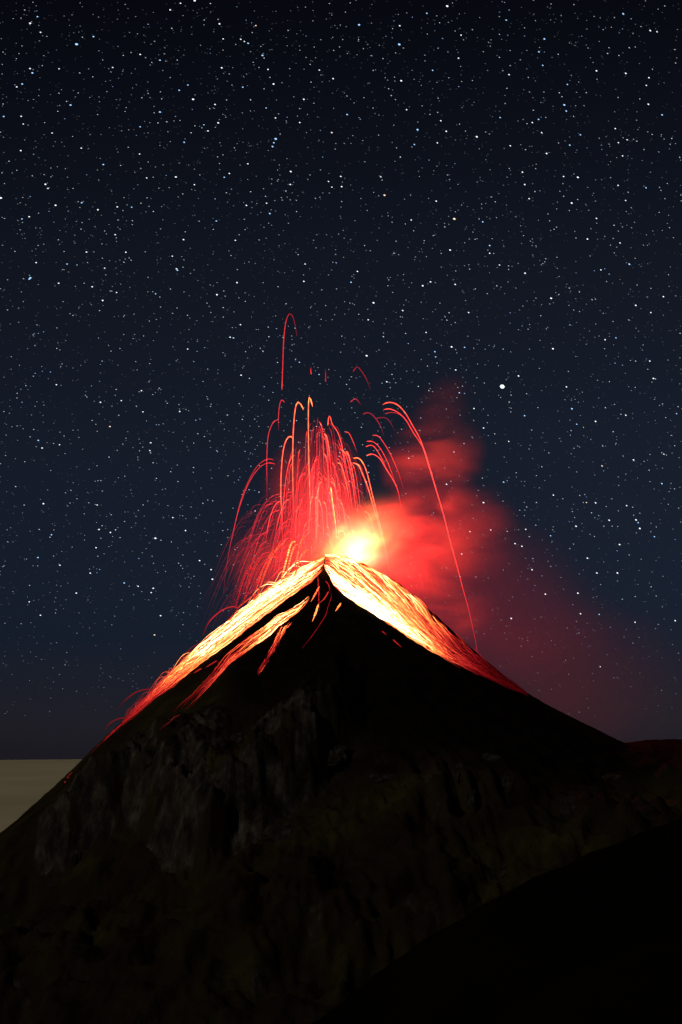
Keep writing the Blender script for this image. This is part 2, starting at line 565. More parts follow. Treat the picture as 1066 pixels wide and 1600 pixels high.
# --- light trails of lava thrown out of the vent, built as glowing tubes: (points in photograph pixels of a 450 px square at 330,470 enlarged 2.369x, heat, label)
def z1(p): return [(330 + x / 2.369, 470 + y / 2.369) for x, y in p]
NAMED = [
 ([(262,330),(265,250),(268,160),(274,95),(283,58),(292,48),(302,58),(310,85),(318,130)], .30, 'thin crimson lava arc looping highest above the crater, clear of the fountain'),
 ([(635,385),(655,376),(685,382),(715,410),(745,460),(775,515),(800,590),(830,690),(860,790),(885,890),(910,980),(932,1066),(950,1130),(975,1240),(985,1300)], .40, 'longest red lava arc curving over the smoke plume down to the lava flank'),
 ([(638,403),(660,400),(690,412),(720,440),(750,490),(785,545),(810,620),(840,720),(862,800)], .36, 'shorter red lava arc tucked inside the longest arc over the plume'),
 ([(645,418),(668,413),(692,418),(712,432),(735,462)], .24, 'short dim red lava arc under the twin long arcs'),
 ([(232,590),(215,585),(190,595),(165,620),(135,675),(110,740),(90,820),(70,910),(55,1000),(46,1080)], .24, 'outermost dim pink lava arc on the cloud side of the fountain'),
 ([(238,605),(215,600),(185,612),(150,655),(120,720),(95,800),(76,890)], .27, 'dim pink lava arc just inside the outermost one on the cloud side'),
 ([(246,442),(235,445),(222,465),(210,510),(206,600),(207,680),(206,740)], .30, 'dim red lava arc with a square shoulder beside the fountain'),
 ([(272,376),(262,367),(255,380),(250,420),(250,480)], .30, 'small red hooked lava arc beside the tall twin arcs'),
 ([(303,510),(295,502),(283,508),(270,540),(262,600),(258,700),(262,800),(265,900)], .50, 'bright orange hooked lava arc falling on the cloud side of the fountain'),
 ([(342,403),(332,383),(322,375),(315,385),(308,430),(303,520),(302,650),(306,790),(309,860)], .52, 'tall bright orange lava arc with a hooked crest and long straight stem'),
 ([(376,392),(370,370),(364,356),(361,375),(360,450),(362,600),(367,750),(372,840),(380,930)], .55, 'tallest bright lava arc at the centre of the fountain with a glowing tip'),
 ([(527,583),(545,582),(562,600),(578,640),(595,710),(615,790),(635,870),(655,960),(675,1050)], .52, 'upper of two bright parallel lava arcs falling behind the vent glow'),
 ([(525,600),(545,608),(560,640),(580,690),(600,760),(620,830),(640,910),(658,1000)], .50, 'lower of two bright parallel lava arcs falling behind the vent glow'),
 ([(575,572),(600,568),(625,585),(650,625),(675,665),(692,705),(705,770)], .40, 'orange lava arc under the steep red arcs at the plume edge'),
 ([(572,540),(595,535),(615,555),(640,600),(655,640)], .36, 'short orange lava arc above the plume edge'),
 ([(575,520),(600,522),(625,545),(650,590),(670,640),(690,700)], .34, 'red lava arc close under the outer steep arc at the plume edge'),
 ([(598,497),(620,502),(645,535),(670,580),(695,640),(712,695)], .32, 'outer steep red lava arc along the plume edge'),
 ([(495,485),(510,490),(525,520),(540,560)], .34, 'short red lava arc between the fountain and the plume'),
 ([(515,375),(535,363),(555,385)], .24, 'small dim crescent of lava alone above the plume side of the fountain'),
 ([(562,420),(580,414),(600,425),(625,460),(640,500)], .22, 'faint drooping lava arc above the plume side of the fountain'),
 ([(610,435),(640,432),(660,445),(680,480)], .18, 'faintest lava arc against stars beside the long arcs'),
 ([(525,262),(540,245),(555,258),(575,290),(590,330)], .20, 'faint isolated lava arc high among the stars'),
 ([(371,272),(369,260),(370,246)], .32, 'tiny red lava fleck above the tallest central arc'),
 ([(424,300),(424,275),(423,252)], .24, 'thin upright dim lava fleck high above the fountain'),
 ([(432,462),(436,428),(442,432),(448,455),(470,490),(485,540),(492,590),(505,660)], .44, 'curled orange lava arc starting in a small loop'),
 ([(420,492),(428,505),(436,545),(442,600)], .48, 'orange falling streak with a bright bead on top'),
 ([(443,690),(448,730),(456,790),(463,850),(468,910)], .66, 'short bright yellow falling streak with a round white head above the crater'),
 ([(393,724),(387,735),(388,800),(390,900),(391,950)], .52, 'straight orange streak with a hooked top above the summit'),
 ([(468,600),(480,605),(492,640),(505,700),(515,760)], .50, 'orange streak bending toward the plume below the curled arc'),
 ([(290,735),(275,742),(262,770),(248,815),(235,880)], .40, 'orange dotted arc falling toward the cloud-side slope'),
 ([(255,742),(240,752),(222,790),(210,840),(202,900)], .38, 'red dotted arc falling to the cloud-side slope'),
]
ARC_GROUP = 'lava arcs thrown from the vent'
def bead(n, amt):
    return 1 - amt * (0.5 + 0.5 * np.sin(np.arange(n) * 2.1 + rng.uniform(0, 6)))
for pts, heat, label in NAMED:
    px = resample(z1(pts), max(12, len(pts) * 5))
    depth = D0 + rng.uniform(-40, 55)
    P = np.array([at(x, y, depth + 18 * (k / len(px) - 0.5)) for k, (x, y) in enumerate(px)])
    n_ = len(P)
    hh = heat * taper(n_, 1.0, 0.5) * bead(n_, 0.15)
    hh[:max(2, n_ // 9)] *= 1.15
    rad = (0.30 + 0.62 * heat) * taper(n_, 0.8, 0.5) * rng.uniform(0.8, 1.1)
    rad[1:max(3, n_ // 12)] *= 1.35
    rad[0] *= 0.4
    tag(strand_obj('lava_arc', P, rad, hh * 0.93, mat=M_TRAILS), label, 'lava', ARC_GROUP)

# --- the many look-alike streaks of the fountain
def rand_streak(kind):
    if kind == 'core':
        x0 = rng.normal(508, 29)
        y0 = 645 + 215 * rng.random()**0.75 + 0.016 * (x0 - 505)**2
        drift = (x0 - 500) * 0.0030 + rng.normal(0.04, 0.03)
        L = rng.uniform(18, 130)
        hook = rng.uniform(1, 6) * (-1 if x0 > 500 else 1)
        heat = 0.14 + 0.34 * rng.random()**1.6 + 0.16 * np.clip((y0 - 700) / 150, 0, 1) * np.clip(1 - abs(x0 - 530) / 60, 0, 1)
    else:
        x0 = 500 - 125 * rng.random()**0.8
        y0 = rng.uniform(735, 880) + max(0, 455 - x0) * 0.9
        drift = -(520 - x0) * 0.0040 + rng.normal(0, 0.06)
        L = rng.uniform(15, 130)
        hook = rng.uniform(2, 13)
        heat = (0.10 + 0.28 * rng.random()**1.8) * np.clip(1 - (450 - x0) / 160, 0.45, 1)
    t = np.linspace(0, 1, 12)
    yy = y0 + L * t**1.3
    xx = x0 + hook * (1 - t)**6 + drift * L * t**0.8
    yy = yy + 0.25 * abs(hook) * (1 - t)**10
    return xx, yy, heat

def ground_y(x):
    return np.interp(x, [100, 193, 250, 306, 350, 390, 430, 470, 510, 540, 570, 600, 640, 670, 700],
                     [1210, 1126, 1070, 1018, 978, 940, 910, 886, 862, 868, 882, 900, 930, 956, 985])

singles, fine = 0, Bundle()
for k in range(760):
    kind = 'core' if rng.random() < 0.62 else 'side'
    xx, yy, heat = rand_streak(kind)
    keep = yy < ground_y(xx)
    if keep.sum() < 5: continue
    xx, yy = xx[keep], yy[keep]
    depth = D0 + rng.uniform(-55, 60)
    q = resample(np.stack([xx, yy], 1), 30)
    P = np.array([at(x, y, depth) for x, y in q])
    big = k < 250
    L_px = float(np.linalg.norm(np.diff(q, axis=0), axis=1).sum())
    hh = heat * (1.0 if big else 0.7) * taper(30, 1.0, 0.4) * bead(30, 0.5 if kind == 'side' else 0.25)
    rad = (0.22 + 0.55 * heat) * (1.0 if big else 0.8) * taper(30, 0.9, 0.45) * rng.uniform(0.75, 1.2)
    rad[1:4] *= 1.5
    hh[:4] *= 1.15
    if big:
        size = 'very short' if L_px < 35 else ('short' if L_px < 65 else ('long' if L_px < 100 else 'very long'))
        tone = 'dark crimson' if heat < 0.22 else ('red' if heat < 0.33 else ('orange-red' if heat < 0.44 else 'bright orange'))
        if kind == 'core':
            place = ('high in the middle of the lava fountain' if q[0, 1] < 735 else 'low in the lava fountain over the summit') if abs(q[0, 0] - 505) < 32 else (
                     'on the plume side of the lava fountain' if q[0, 0] > 505 else 'beside the tall hooked arcs of the fountain')
        else:
            place = 'slanting down to the cloud-side shoulder close to the summit' if q[-1, 0] > 430 else 'slanting outward over the broad white-hot stream'
        lab = f'{size} {tone} lava streak {place}'
        tag(strand_obj('lava_streak', P, rad, hh * 0.9, mat=M_TRAILS), lab, 'lava', f'{size} {tone} streaks {place}')
    else:
        fine.add(P, rad, hh, 3)
o = link('lava_trails', fine.mesh('lava_trails', APEX), M_TRAILS, None, APEX)
tag(o, 'fine red lava spray filling the fountain above the crater', 'lava spray', kind='stuff')

# thick dotted streaks landing on the cloud-side shoulder
for pts, heat in [([(462,846),(455,850),(447,878),(440,905),(434,922)], .66), ([(466,850),(459,856),(451,884),(444,918)], .58), ([(478,838),(472,842),(466,862),(460,892)], .52),
                  ([(446,846),(432,858),(418,886),(407,916),(402,932)], .48), ([(440,852),(424,870),(412,900),(403,926)], .44), ([(482,858),(472,866),(466,882),(462,896)], .54),
                  ([(428,858),(415,880),(404,910),(396,936)], .40), ([(400,872),(386,894),(376,920),(368,950)], .30), ([(412,866),(400,884),(388,914),(380,944)], .32)]:
    q = resample(pts, 60)
    dp = D0 - 20 + rng.uniform(-12, 12)
    P = np.array([at(x, y, dp) for x, y in q])
    hh = heat * taper(60, .9, .8) * (1 - 0.28 * (np.arange(60) % 3 == 0)) * (0.85 + 0.3 * rng.random(60))
    tag(strand_obj('lava_streak', P, (0.6 + 0.6 * heat) * taper(60, .7, .8), hh), 'thick dotted lava streak landing on the cloud-side shoulder of the summit', 'lava', 'dotted streaks landing on the shoulder')

# ------------------------------------------------------------------ lava streams on the flanks
def edge(pts):
    p = np.asarray(pts, float)
    s = np.concatenate([[0], np.cumsum(np.linalg.norm(np.diff(p, axis=0), axis=1))])
    s /= s[-1]
    return lambda t: np.stack([np.interp(t, s, p[:, 0]), np.interp(t, s, p[:, 1])], -1)

def stream(label, up, low, bed_heat, n_single, n_fine, tfun, strand_heat, lift=1.2, bounce=6, seg=(0.08, 0.4), nu=70, nv=10, bed=True, air=None, wob=3.0):
    """a lava stream: glowing bed on the slope, strands as parts, the finest strands as one mass"""
    U, Lw = edge(up), edge(low)
    org = hit(*U(np.array([0.02]))[0])
    root = link('lava_stream', None, None, None, org)
    tag(root, label, 'lava')
    def pt(s, t):
        return U(s) * (1 - t)[:, None] + Lw(s) * t[:, None]
    if bed:
        S, T = np.meshgrid(np.linspace(0, 1, nu), np.linspace(0, 1, nv), indexing='ij')
        jig = 2.2 * fbm(S * 40, T * 3, 3, 7)
        q = pt(S.ravel(), np.clip(T.ravel(), 0, 1))
        q[:, 1] += jig.ravel() * (np.abs(T.ravel() - 0.5) * 2)
        P = np.array([hit(x, y, 0.5, air) for x, y in q])
        hh = bed_heat(S.ravel(), T.ravel())
        i, j = np.meshgrid(np.arange(nu - 1), np.arange(nv - 1), indexing='ij')
        f = np.stack([i * nv + j, i * nv + j + 1, (i + 1) * nv + j + 1, (i + 1) * nv + j], -1).reshape(-1, 4)
        # leave out faces that would bridge from the slope to the air
        e = np.linalg.norm(P[f] - P[np.roll(f, 1, axis=1)], axis=2).max(1)
        f = f[e < 45]
        slen = np.linalg.norm(np.diff(np.array(low, float), axis=0), axis=1).sum()
        wid = np.linalg.norm(U(S.ravel()) - Lw(S.ravel()), axis=1)
        flow = np.stack([S.ravel() * slen / 38.0, T.ravel() * wid / 3.6, 0 * S.ravel() + slen * 0.01], 1)
        link('lava_bed', mesh_from('lava_bed', P - np.array(org), f, hh, flow=flow), M_BED, root)
    fb = Bundle()
    for k in range(n_single + n_fine):
        s0 = rng.random()**1.35 * 0.93
        s1 = min(0.62 + 0.38 * rng.random()**1.6 if s0 < 0.6 else 1.0, s0 + rng.uniform(*seg))
        n_ = int(max(10, (s1 - s0) * 90))
        s = np.linspace(s0, s1, n_)
        t = tfun(s, s0, rng.random())
        q = pt(s, t)
        u = np.linspace(0, 1, n_)
        q[:, 1] += wob * fbm(s * 9, u * 0 + k * 1.37, 2, 3)
        q[:, 0] += 0.5 * wob * fbm(s * 11, u * 0 + k * 2.11, 2, 9)
        b = bounce * rng.random()**7
        q[:, 1] -= b * np.abs(np.sin(u * np.pi * rng.integers(1, 4)))
        P = np.array([hit(x, y, lift + rng.uniform(0, 0.6), air) for x, y in q])
        gap = np.linalg.norm(np.diff(P, axis=0), axis=1)
        if gap.max() > 30:                    # follow the crest rather than jump off it
            dmin = np.minimum.accumulate(P[:, 1])
            P = np.array([at(x, y, D0 - 12) for x, y in q])
        hh = np.clip(strand_heat(s, t) * (0.35 + 0.80 * rng.random()) * bead(n_, 0.06), 0.05, 1) * (0.6 + 0.4 * taper(n_, 0.6, 0.4))
        single = k < n_single
        rad = (0.20 + 0.36 * hh) * (1.0 if single else 0.75) * taper(n_, 0.4, 0.3) * rng.uniform(0.6, 1.4) * (0.55 + 0.45 * sstep(1 - s, 0.1, 0.5))
        if single: strand_obj('strand', P, rad, hh, root)
        else: fb.add(P, rad, hh, 3)
    if n_fine:
        o = link('fine_strands', fb.mesh('fine_strands', org), M_LAVA, root)
        o['kind'] = 'stuff'
    return root

# main stream along the cloud-side outline
LU = [(508,867),(490,876),(470,886),(450,899),(420,918),(400,933),(350,974),(306,1013),(250,1066),(215,1103),(193,1128)]
LL = [(503,892),(488,909),(470,921),(455,932),(420,958),(385,985),(350,1012),(315,1036),(259,1081),(220,1112),(193,1134)]
stream('broad white-hot lava stream running down the cloud-side edge of the volcano', LU, LL,
       lambda s, t: np.clip(sstep(1 - s, 0.18, 0.50) * (0.30 + 0.62 * np.exp(-((t - 0.22 - 0.3 * s) / 0.20)**2) + 0.5 * np.exp(-((t - 0.85 + 0.2 * s) / 0.14)**2) * sstep(s, 0.1, 0.3)) * (0.75 + 0.25 * sstep(s, 0.0, 0.12)), 0.0, 1),
       130, 420, lambda s, s0, a: np.clip(a * (1 - 0.3 * (s - s0)) + 0.05, -0.02, 1.0),
       lambda s, t: 1.0 * (0.36 + 0.64 * sstep(1 - s, 0.05, 0.5)) * (0.75 + 0.25 * (1 - np.abs(t - 0.45) * 2)), bounce=16)
# second stream, narrower and redder
SU = [(486,926),(472,944),(439,960),(414,979),(385,1001),(356,1022),(331,1052),(302,1082),(282,1103),(253,1131)]
SL = [(480,944),(468,958),(441,976),(418,996),(390,1016),(360,1040),(336,1068),(306,1097),(286,1115),(251,1140)]
stream('narrow orange lava stream below the broad white-hot one on the cloud side', SU, SL,
       lambda s, t: 0.62 * sstep(1 - s, 0.1, 0.7) * (1 - np.abs(t - 0.5) * 1.5) + 0.04, 60, 70,
       lambda s, s0, a: np.clip(a + 0.1 * np.sin(s * 9 + a * 6), 0, 1), lambda s, t: 0.28 + 0.52 * sstep(1 - s, 0.15, 0.8), bounce=5, bed=False, wob=2.2)
# branch
BU = [(452,968),(440,978),(428,1004),(416,1026),(402,1052)]
BL = [(458,974),(447,986),(434,1010),(421,1034),(405,1056)]
stream('short branch of orange lava splitting off and ending in a red tip', BU, BL, None, 22, 12,
       lambda s, s0, a: np.clip(a + 0.0 * s, 0, 1), lambda s, t: 0.36 + 0.3 * (1 - s), bed=False, bounce=3, seg=(0.2, 0.6), wob=2.0)
# thin red thread that goes on down the outline
TU = [(205,1114),(193,1130),(170,1151),(147,1173),(134,1186)]
TL = [(207,1117),(195,1134),(172,1155),(149,1177),(136,1190)]
stream('thin red lava thread trailing low on the cloud-side outline', TU, TL, None, 12, 4, lambda s, s0, a: np.clip(a + 0 * s, 0, 1),
       lambda s, t: 0.34 * (1 - 0.75 * s), bed=False, bounce=2, seg=(0.25, 0.6), wob=0.8)
stream('small isolated glow of lava on the outline beside the sea of cloud', [(116,1206),(110,1212),(100,1221)], [(118,1210),(112,1215),(102,1225)], None, 5, 0,
       lambda s, s0, a: np.clip(a + 0 * s, 0, 1), lambda s, t: 0.32 + 0 * s, bed=False, bounce=1, seg=(0.5, 0.9), wob=0.5)
# plume-side lava field
RU = [(508,867),(528,868),(545,872),(570,882),(600,898),(640,926),(670,952),(700,980),(740,1017),(780,1050),(822,1082)]
RL = [(508,888),(514,900),(522,916),(545,936),(580,957),(620,984),(660,1010),(700,1033),(745,1055),(790,1074),(824,1088)]
def rt(s, s0, a):
    return np.clip(a + (1 - a) * 0.75 * (s - s0) / 0.45, 0, 1)
stream('wide lava field spreading down the plume side with a white-hot lower edge', RU, RL,
       lambda s, t: np.clip((0.36 * sstep(1 - s, 0.30, 0.85) + 0.02) * (0.9 + 0.2 * (1 - t)) + 0.85 * np.exp(-((t - (0.80 - 0.05 * s)) / 0.13)**2) * sstep(1 - s, 0.22, 0.62) * sstep(s, 0.0, 0.12)
                            + 0.35 * np.exp(-(t / 0.12)**2) * sstep(1 - s, 0.45, 0.8), 0.0, 1),
       150, 420, rt, lambda s, t: (0.10 + 0.78 * sstep(1 - s, 0.08, 0.70)) * (0.88 + 0.35 * sstep(t, 0.5, 0.85) + 0.22 * np.exp(-(t / 0.14)**2)), bounce=9, nu=90, nv=22, wob=3.6)

# glowing fragments scattered on the dark face below the summit
FRAG = [([(499,917),(494,926),(486,941)], .60, 'short yellow dash of lava on the dark face just below the cleft'),
        ([(498,945),(494,957),(488,972)], .72, 'bright yellow lump of lava on the dark face below the cleft'),
        ([(533,943),(529,949),(524,956)], .66, 'small bright lava lump alone on the dark face toward the plume'),
        ([(514,925),(508,935),(499,944)], .36, 'crooked red lava dash beside the cleft'),
        ([(517,925),(518,934),(513,948),(509,962),(498,980),(485,998),(472,1014)], .22, 'long dim crimson trickle running down the middle of the dark face'),
        ([(496,898),(498,930),(499,955)], .30, 'straight thin red trickle below the cleft'),
        ([(509,908),(514,915),(516,924)], .28, 'dim red dash under the summit on the plume side of the cleft'),
        ([(472,946),(466,953),(459,962)], .80, 'yellow-white lava lump at the head of the narrow stream'),
        ([(597,987),(604,993)], .26, 'dim crimson speck below the lava field'),
        ([(614,1000),(620,1006),(627,1012)], .28, 'dim crimson dash below the lava field'),
        ([(316,1045),(303,1053)], .30, 'dim red dash between the two cloud-side streams'),
        ([(340,1033),(322,1044)], .30, 'longer dim red dash between the two cloud-side streams')]
for pts, heat, label in FRAG:
    q = resample(pts, 24)
    P = np.array([hit(x, y, 1.0) for x, y in q])
    tag(strand_obj('lava_fragment', P, (0.38 + 0.8 * heat * (len(pts) < 5)) * taper(24, .2, .25) * (0.55 + 0.8 * rng.random(24)), heat * bead(24, .25)), label, 'lava', 'glowing fragments on the dark face')
# bouncing arcs off the cloud-side outline
for pts, heat, label in [([(406,930),(397,930),(385,939),(372,950),(364,963)], .36, 'red bounce of lava arching off the upper cloud-side outline'),
                         ([(372,949),(362,948),(348,953),(335,963),(325,975),(317,994)], .28, 'dim red bounce of lava halfway down the cloud-side outline'),
                         ([(246,1079),(232,1077),(216,1080),(203,1088),(192,1098),(184,1108)], .18, 'faint wide bounce of lava near the end of the broad stream'),
                         ([(199,1123),(190,1122),(178,1126),(169,1133),(161,1145)], .16, 'faint small bounce of lava below the end of the broad stream'),
                         ([(640,932),(655,936),(668,952),(676,972)], .46, 'orange bounce of lava over the plume-side outline'),
                         ([(702,1013),(716,1012),(728,1020),(737,1030)], .32, 'red bounce of lava inside the lower plume-side field'),
                         ([(768,1043),(776,1048),(784,1058),(790,1064)], .30, 'small red bounce of lava low on the plume-side outline')]:
    q = resample(pts, 26)
    P = np.array([at(x, y, D0 - 18) for x, y in q])
    tag(strand_obj('lava_bounce', P, (0.5 + 0.6 * heat) * taper(26, .6, .5), heat * taper(26, 1, .45)), label, 'lava', 'bounces of lava off the outline')

# ------------------------------------------------------------------ fire in the vent
VENT = at(556, 858, D0 + 18)
def icos(name, rad, sub, scale=(1, 1, 1), lump=0.0, seed=0):
    bm = bmesh.new()
    bmesh.ops.create_icosphere(bm, subdivisions=sub, radius=rad)
    for v in bm.verts:
        d = v.co.normalized()
        k = 1 + lump * float(fbm(np.array(d.x * 1.7 + 5), np.array(d.z * 1.7 + d.y * 1.3), 3, seed))
        v.co = Vector((v.co.x * scale[0], v.co.y * scale[1], v.co.z * scale[2])) * k
    me = bpy.data.meshes.new(name)
    bm.to_mesh(me)
    bm.free()
    me.polygons.foreach_set('use_smooth', np.ones(len(me.polygons), bool))
    return me
m, n, l = new_mat('burning_gas_glow')
tc = n.new('ShaderNodeTexCoord')
vm = n.new('ShaderNodeVectorMath'); vm.operation = 'LENGTH'
l.new(tc.outputs['Object'], vm.inputs[0])
nz = n.new('ShaderNodeTexNoise')
nz.inputs['Scale'].default_value = 0.035
nz.inputs['Detail'].default_value = 2
l.new(tc.outputs['Object'], nz.inputs['Vector'])
r_ = math_node(n, l, 'MULTIPLY', vm.outputs['Value'], math_node(n, l, 'ADD', math_node(n, l, 'MULTIPLY', nz.outputs['Fac'], 2.2), -0.1))
d1 = math_node(n, l, 'POWER', math_node(n, l, 'SUBTRACT', 1.0, math_node(n, l, 'DIVIDE', r_, 46.0), True), 3.0)
d2 = math_node(n, l, 'POWER', math_node(n, l, 'SUBTRACT', 1.0, math_node(n, l, 'DIVIDE', vm.outputs['Value'], 93.0), True), 3.4)  # wide halo imitating the bloom round the fire, put in as emission
d = math_node(n, l, 'ADD', math_node(n, l, 'MULTIPLY', d1, 0.30), math_node(n, l, 'MULTIPLY', d2, 0.055))
em = n.new('ShaderNodeEmission')
em.inputs[0].default_value = (1.0, 0.31, 0.075, 1)
l.new(d, em.inputs[1])
o = n.new('ShaderNodeOutputMaterial')
l.new(em.outputs[0], o.inputs['Volume'])
fire = link('fire', icos('fire', 100, 3, lump=0.03, seed=3), m, None, VENT)
fire.rotation_euler = (0, math.radians(-38), 0)
fire.scale = (1.3, 1.0, 0.85)
tag(fire, 'white-hot fire glowing in the vent behind the summit rim, with its bloom as a soft halo', 'fire')
vl = bpy.data.lights.new('vent_light', 'POINT')
vl.energy = 1.05e7
vl.color = (1.0, 0.022, 0.016)
vl.shadow_soft_size = 9.0
vlo = bpy.data.objects.new('vent_light', vl)
vlo.location = VENT + Vector((0, 14, -4))
C.objects.link(vlo)

# ------------------------------------------------------------------ smoke
def smoke(name, label, centre, lobes, dens, nscale, contrast, color, sd=0, flat=1.0):
    """lobes: (dx, dy, dz, rx, ry, rz, tilt, weight) in metres about the vent; the hull is their union"""
    bm = bmesh.new()
    for (dx, dy, dz, rx, ry, rz, tilt, w) in lobes:
        r = bmesh.ops.create_icosphere(bm, subdivisions=3, radius=1.0)
        ct, st = math.cos(tilt), math.sin(tilt)
        for v in r['verts']:
            x, y, z = v.co.x * rx, v.co.y * ry, v.co.z * rz
            v.co = Vector((dx + x * ct - z * st, dy + y, dz + x * st + z * ct))
    me = bpy.data.meshes.new(name)
    bm.to_mesh(me)
    bm.free()
    tmp = bpy.data.objects.new('tmp_hull', me)
    C.objects.link(tmp)
    rm = tmp.modifiers.new('hull', 'REMESH')
    rm.mode = 'VOXEL'
    rm.voxel_size = 9.0
    bpy.context.view_layer.update()
    ev = tmp.evaluated_get(bpy.context.evaluated_depsgraph_get())
    hull = bpy.data.meshes.new_from_object(ev)
    bpy.data.objects.remove(tmp)
    hull.name = name
    m, n, l = new_mat(name)
    tc = n.new('ShaderNodeTexCoord')
    P = tc.outputs['Object']
    wn_ = n.new('ShaderNodeTexNoise')            # warp the lobes so their edges are ragged
    wn_.inputs['Scale'].default_value = nscale * 0.8
    wn_.inputs['Detail'].default_value = 2
    l.new(P, wn_.inputs['Vector'])
    wv = n.new('ShaderNodeVectorMath'); wv.operation = 'SUBTRACT'
    l.new(wn_.outputs['Color'], wv.inputs[0]); wv.inputs[1].default_value = (0.5, 0.5, 0.5)
    ws = n.new('ShaderNodeVectorMath'); ws.operation = 'SCALE'
    l.new(wv.outputs[0], ws.inputs[0]); ws.inputs['Scale'].default_value = 0.45 / nscale
    wa = n.new('ShaderNodeVectorMath'); wa.operation = 'ADD'
    l.new(P, wa.inputs[0]); l.new(ws.outputs[0], wa.inputs[1])
    Q = wa.outputs[0]
    tot = None
    for (dx, dy, dz, rx, ry, rz, tilt, w) in lobes:
        mp = n.new('ShaderNodeMapping')
        mp.vector_type = 'TEXTURE'
        mp.inputs['Location'].default_value = (dx, dy, dz)
        mp.inputs['Rotation'].default_value = (0, -tilt, 0)
        mp.inputs['Scale'].default_value = (rx, ry, rz)
        l.new(Q, mp.inputs[0])
        ln = n.new('ShaderNodeVectorMath'); ln.operation = 'LENGTH'
        l.new(mp.outputs[0], ln.inputs[0])
        mr = n.new('ShaderNodeMapRange')
        mr.interpolation_type = 'SMOOTHSTEP'
        mr.inputs[1].default_value = 0.97
        mr.inputs[2].default_value = 0.25
        mr.inputs[3].default_value = 0.0
        mr.inputs[4].default_value = w
        l.new(ln.outputs['Value'], mr.inputs[0])
        tot = mr.outputs[0] if tot is None else math_node(n, l, 'ADD', tot, mr.outputs[0])
    mp = n.new('ShaderNodeMapping')
    mp.inputs['Scale'].default_value = (1, 1, flat)
    mp.inputs['Location'].default_value = (sd * 13.7, sd * 5.1, 0)
    mp.inputs['Rotation'].default_value = (0, math.radians(14), 0)
    l.new(P, mp.inputs[0])
    nz = n.new('ShaderNodeTexNoise')
    nz.inputs['Scale'].default_value = nscale
    nz.inputs['Detail'].default_value = 3
    nz.inputs['Roughness'].default_value = 0.5
    nz.inputs['Distortion'].default_value = 0.5
    l.new(mp.outputs[0], nz.inputs['Vector'])
    k = n.new('ShaderNodeMapRange')
    k.interpolation_type = 'SMOOTHSTEP'
    k.inputs[1].default_value = 0.5 - 0.22 / contrast
    k.inputs[2].default_value = 0.5 + 0.22 / contrast
    k.inputs[3].default_value = max(0.0, 1 - contrast * 0.6)
    k.inputs[4].default_value = 1.35
    l.new(nz.outputs['Fac'], k.inputs[0])
    dn = math_node(n, l, 'MULTIPLY', tot, k.outputs[0])
    dn = math_node(n, l, 'MULTIPLY', dn, dens)
    pv = n.new('ShaderNodeVolumePrincipled')
    pv.inputs['Color'].default_value = (*color, 1)
    pv.inputs['Anisotropy'].default_value = 0.0
    l.new(dn, pv.inputs['Density'])
    o = n.new('ShaderNodeOutputMaterial')
    l.new(pv.outputs[0], o.inputs['Volume'])
    so = link(name, hull, m, None, centre)
    tag(so, label, 'smoke', kind='stuff')
    return so

def lobe(x, y, rx, rz, w=1.0, tilt=0.0, dy=15, ry=None):
    p = at(x, y, VENT.y) - VENT
    return (p.x, dy, p.z, rx * PX, (ry or 0.5 * (rx + rz)) * PX, rz * PX, math.radians(tilt), w)

smoke('smoke_plume', 'dense red-lit smoke plume leaning away from the vent', VENT,
      [lobe(590, 832, 92, 66, 1.5, 35), lobe(662, 784, 112, 38, 1.7, 12), lobe(655, 862, 130, 88, 0.75, -10), lobe(690, 940, 120, 85, 0.40, -35), lobe(676, 718, 96, 80, 0.8, 35),
       lobe(686, 650, 52, 88, 0.26, -22), lobe(738, 822, 108, 95, 0.34, -20)],
      0.0060, 0.0095, 1.45, (0.75, 0.72, 0.72), 1, 2.6)
smoke('fountain_smoke', 'thin crimson-lit smoke veiling the lava fountain', VENT,
      [lobe(490, 790, 95, 150, 1.0, 0), lobe(430, 880, 90, 90, 0.7, 25)], 0.0024, 0.014, 1.1, (0.75, 0.7, 0.72), 3, 0.8)
smoke('drifting_smoke', 'faint brownish smoke drifting far off low above the ridge', VENT,
      [lobe(800, 930, 230, 150, 0.5, -25, 40, 150), lobe(930, 1060, 230, 170, 1.2, -10, 60, 160), lobe(760, 1000, 160, 110, 0.5, -30, 60, 110)], 0.0010, 0.006, 0.6, (0.72, 0.44, 0.30), 5, 1.2)

# ------------------------------------------------------------------ stars
RS = 120000.0
def star_mat(name, col, st, vary=False):
    m, n, l = new_mat(name)
    em = n.new('ShaderNodeEmission')
    em.inputs[0].default_value = (*col, 1)
    em.inputs[1].default_value = st
    if vary:                                  # every star its own brightness
        a_ = n.new('ShaderNodeAttribute')
        a_.attribute_name = 'melt'
        l.new(math_node(n, l, 'MULTIPLY', a_.outputs['Fac'], st), em.inputs[1])
    o = n.new('ShaderNodeOutputMaterial')
    l.new(em.outputs[0], o.inputs[0])
    m.cycles.emission_sampling = 'NONE'
    return m
SM = {'white': star_mat('white_star', (0.9, 0.95, 1.0), 1.5), 'blue': star_mat('blue_star', (0.35, 0.62, 1.0), 1.5), 'warm': star_mat('warm_star', (1.0, 0.72, 0.55), 1.5)}
def star_mesh(name, sub=1):
    bm = bmesh.new()
    bmesh.ops.create_icosphere(bm, subdivisions=sub, radius=1.0)
    me = bpy.data.meshes.new(name)
    bm.to_mesh(me)
    bm.free()
    return me
SMESH = {}
for k, mm in SM.items():
    SMESH[k] = star_mesh(k + '_star')
    SMESH[k].materials.append(mm)
SPX = RS / FPX
def trail_dir(x, y):
    return math.radians(-4 - 32 * (x / 1066))
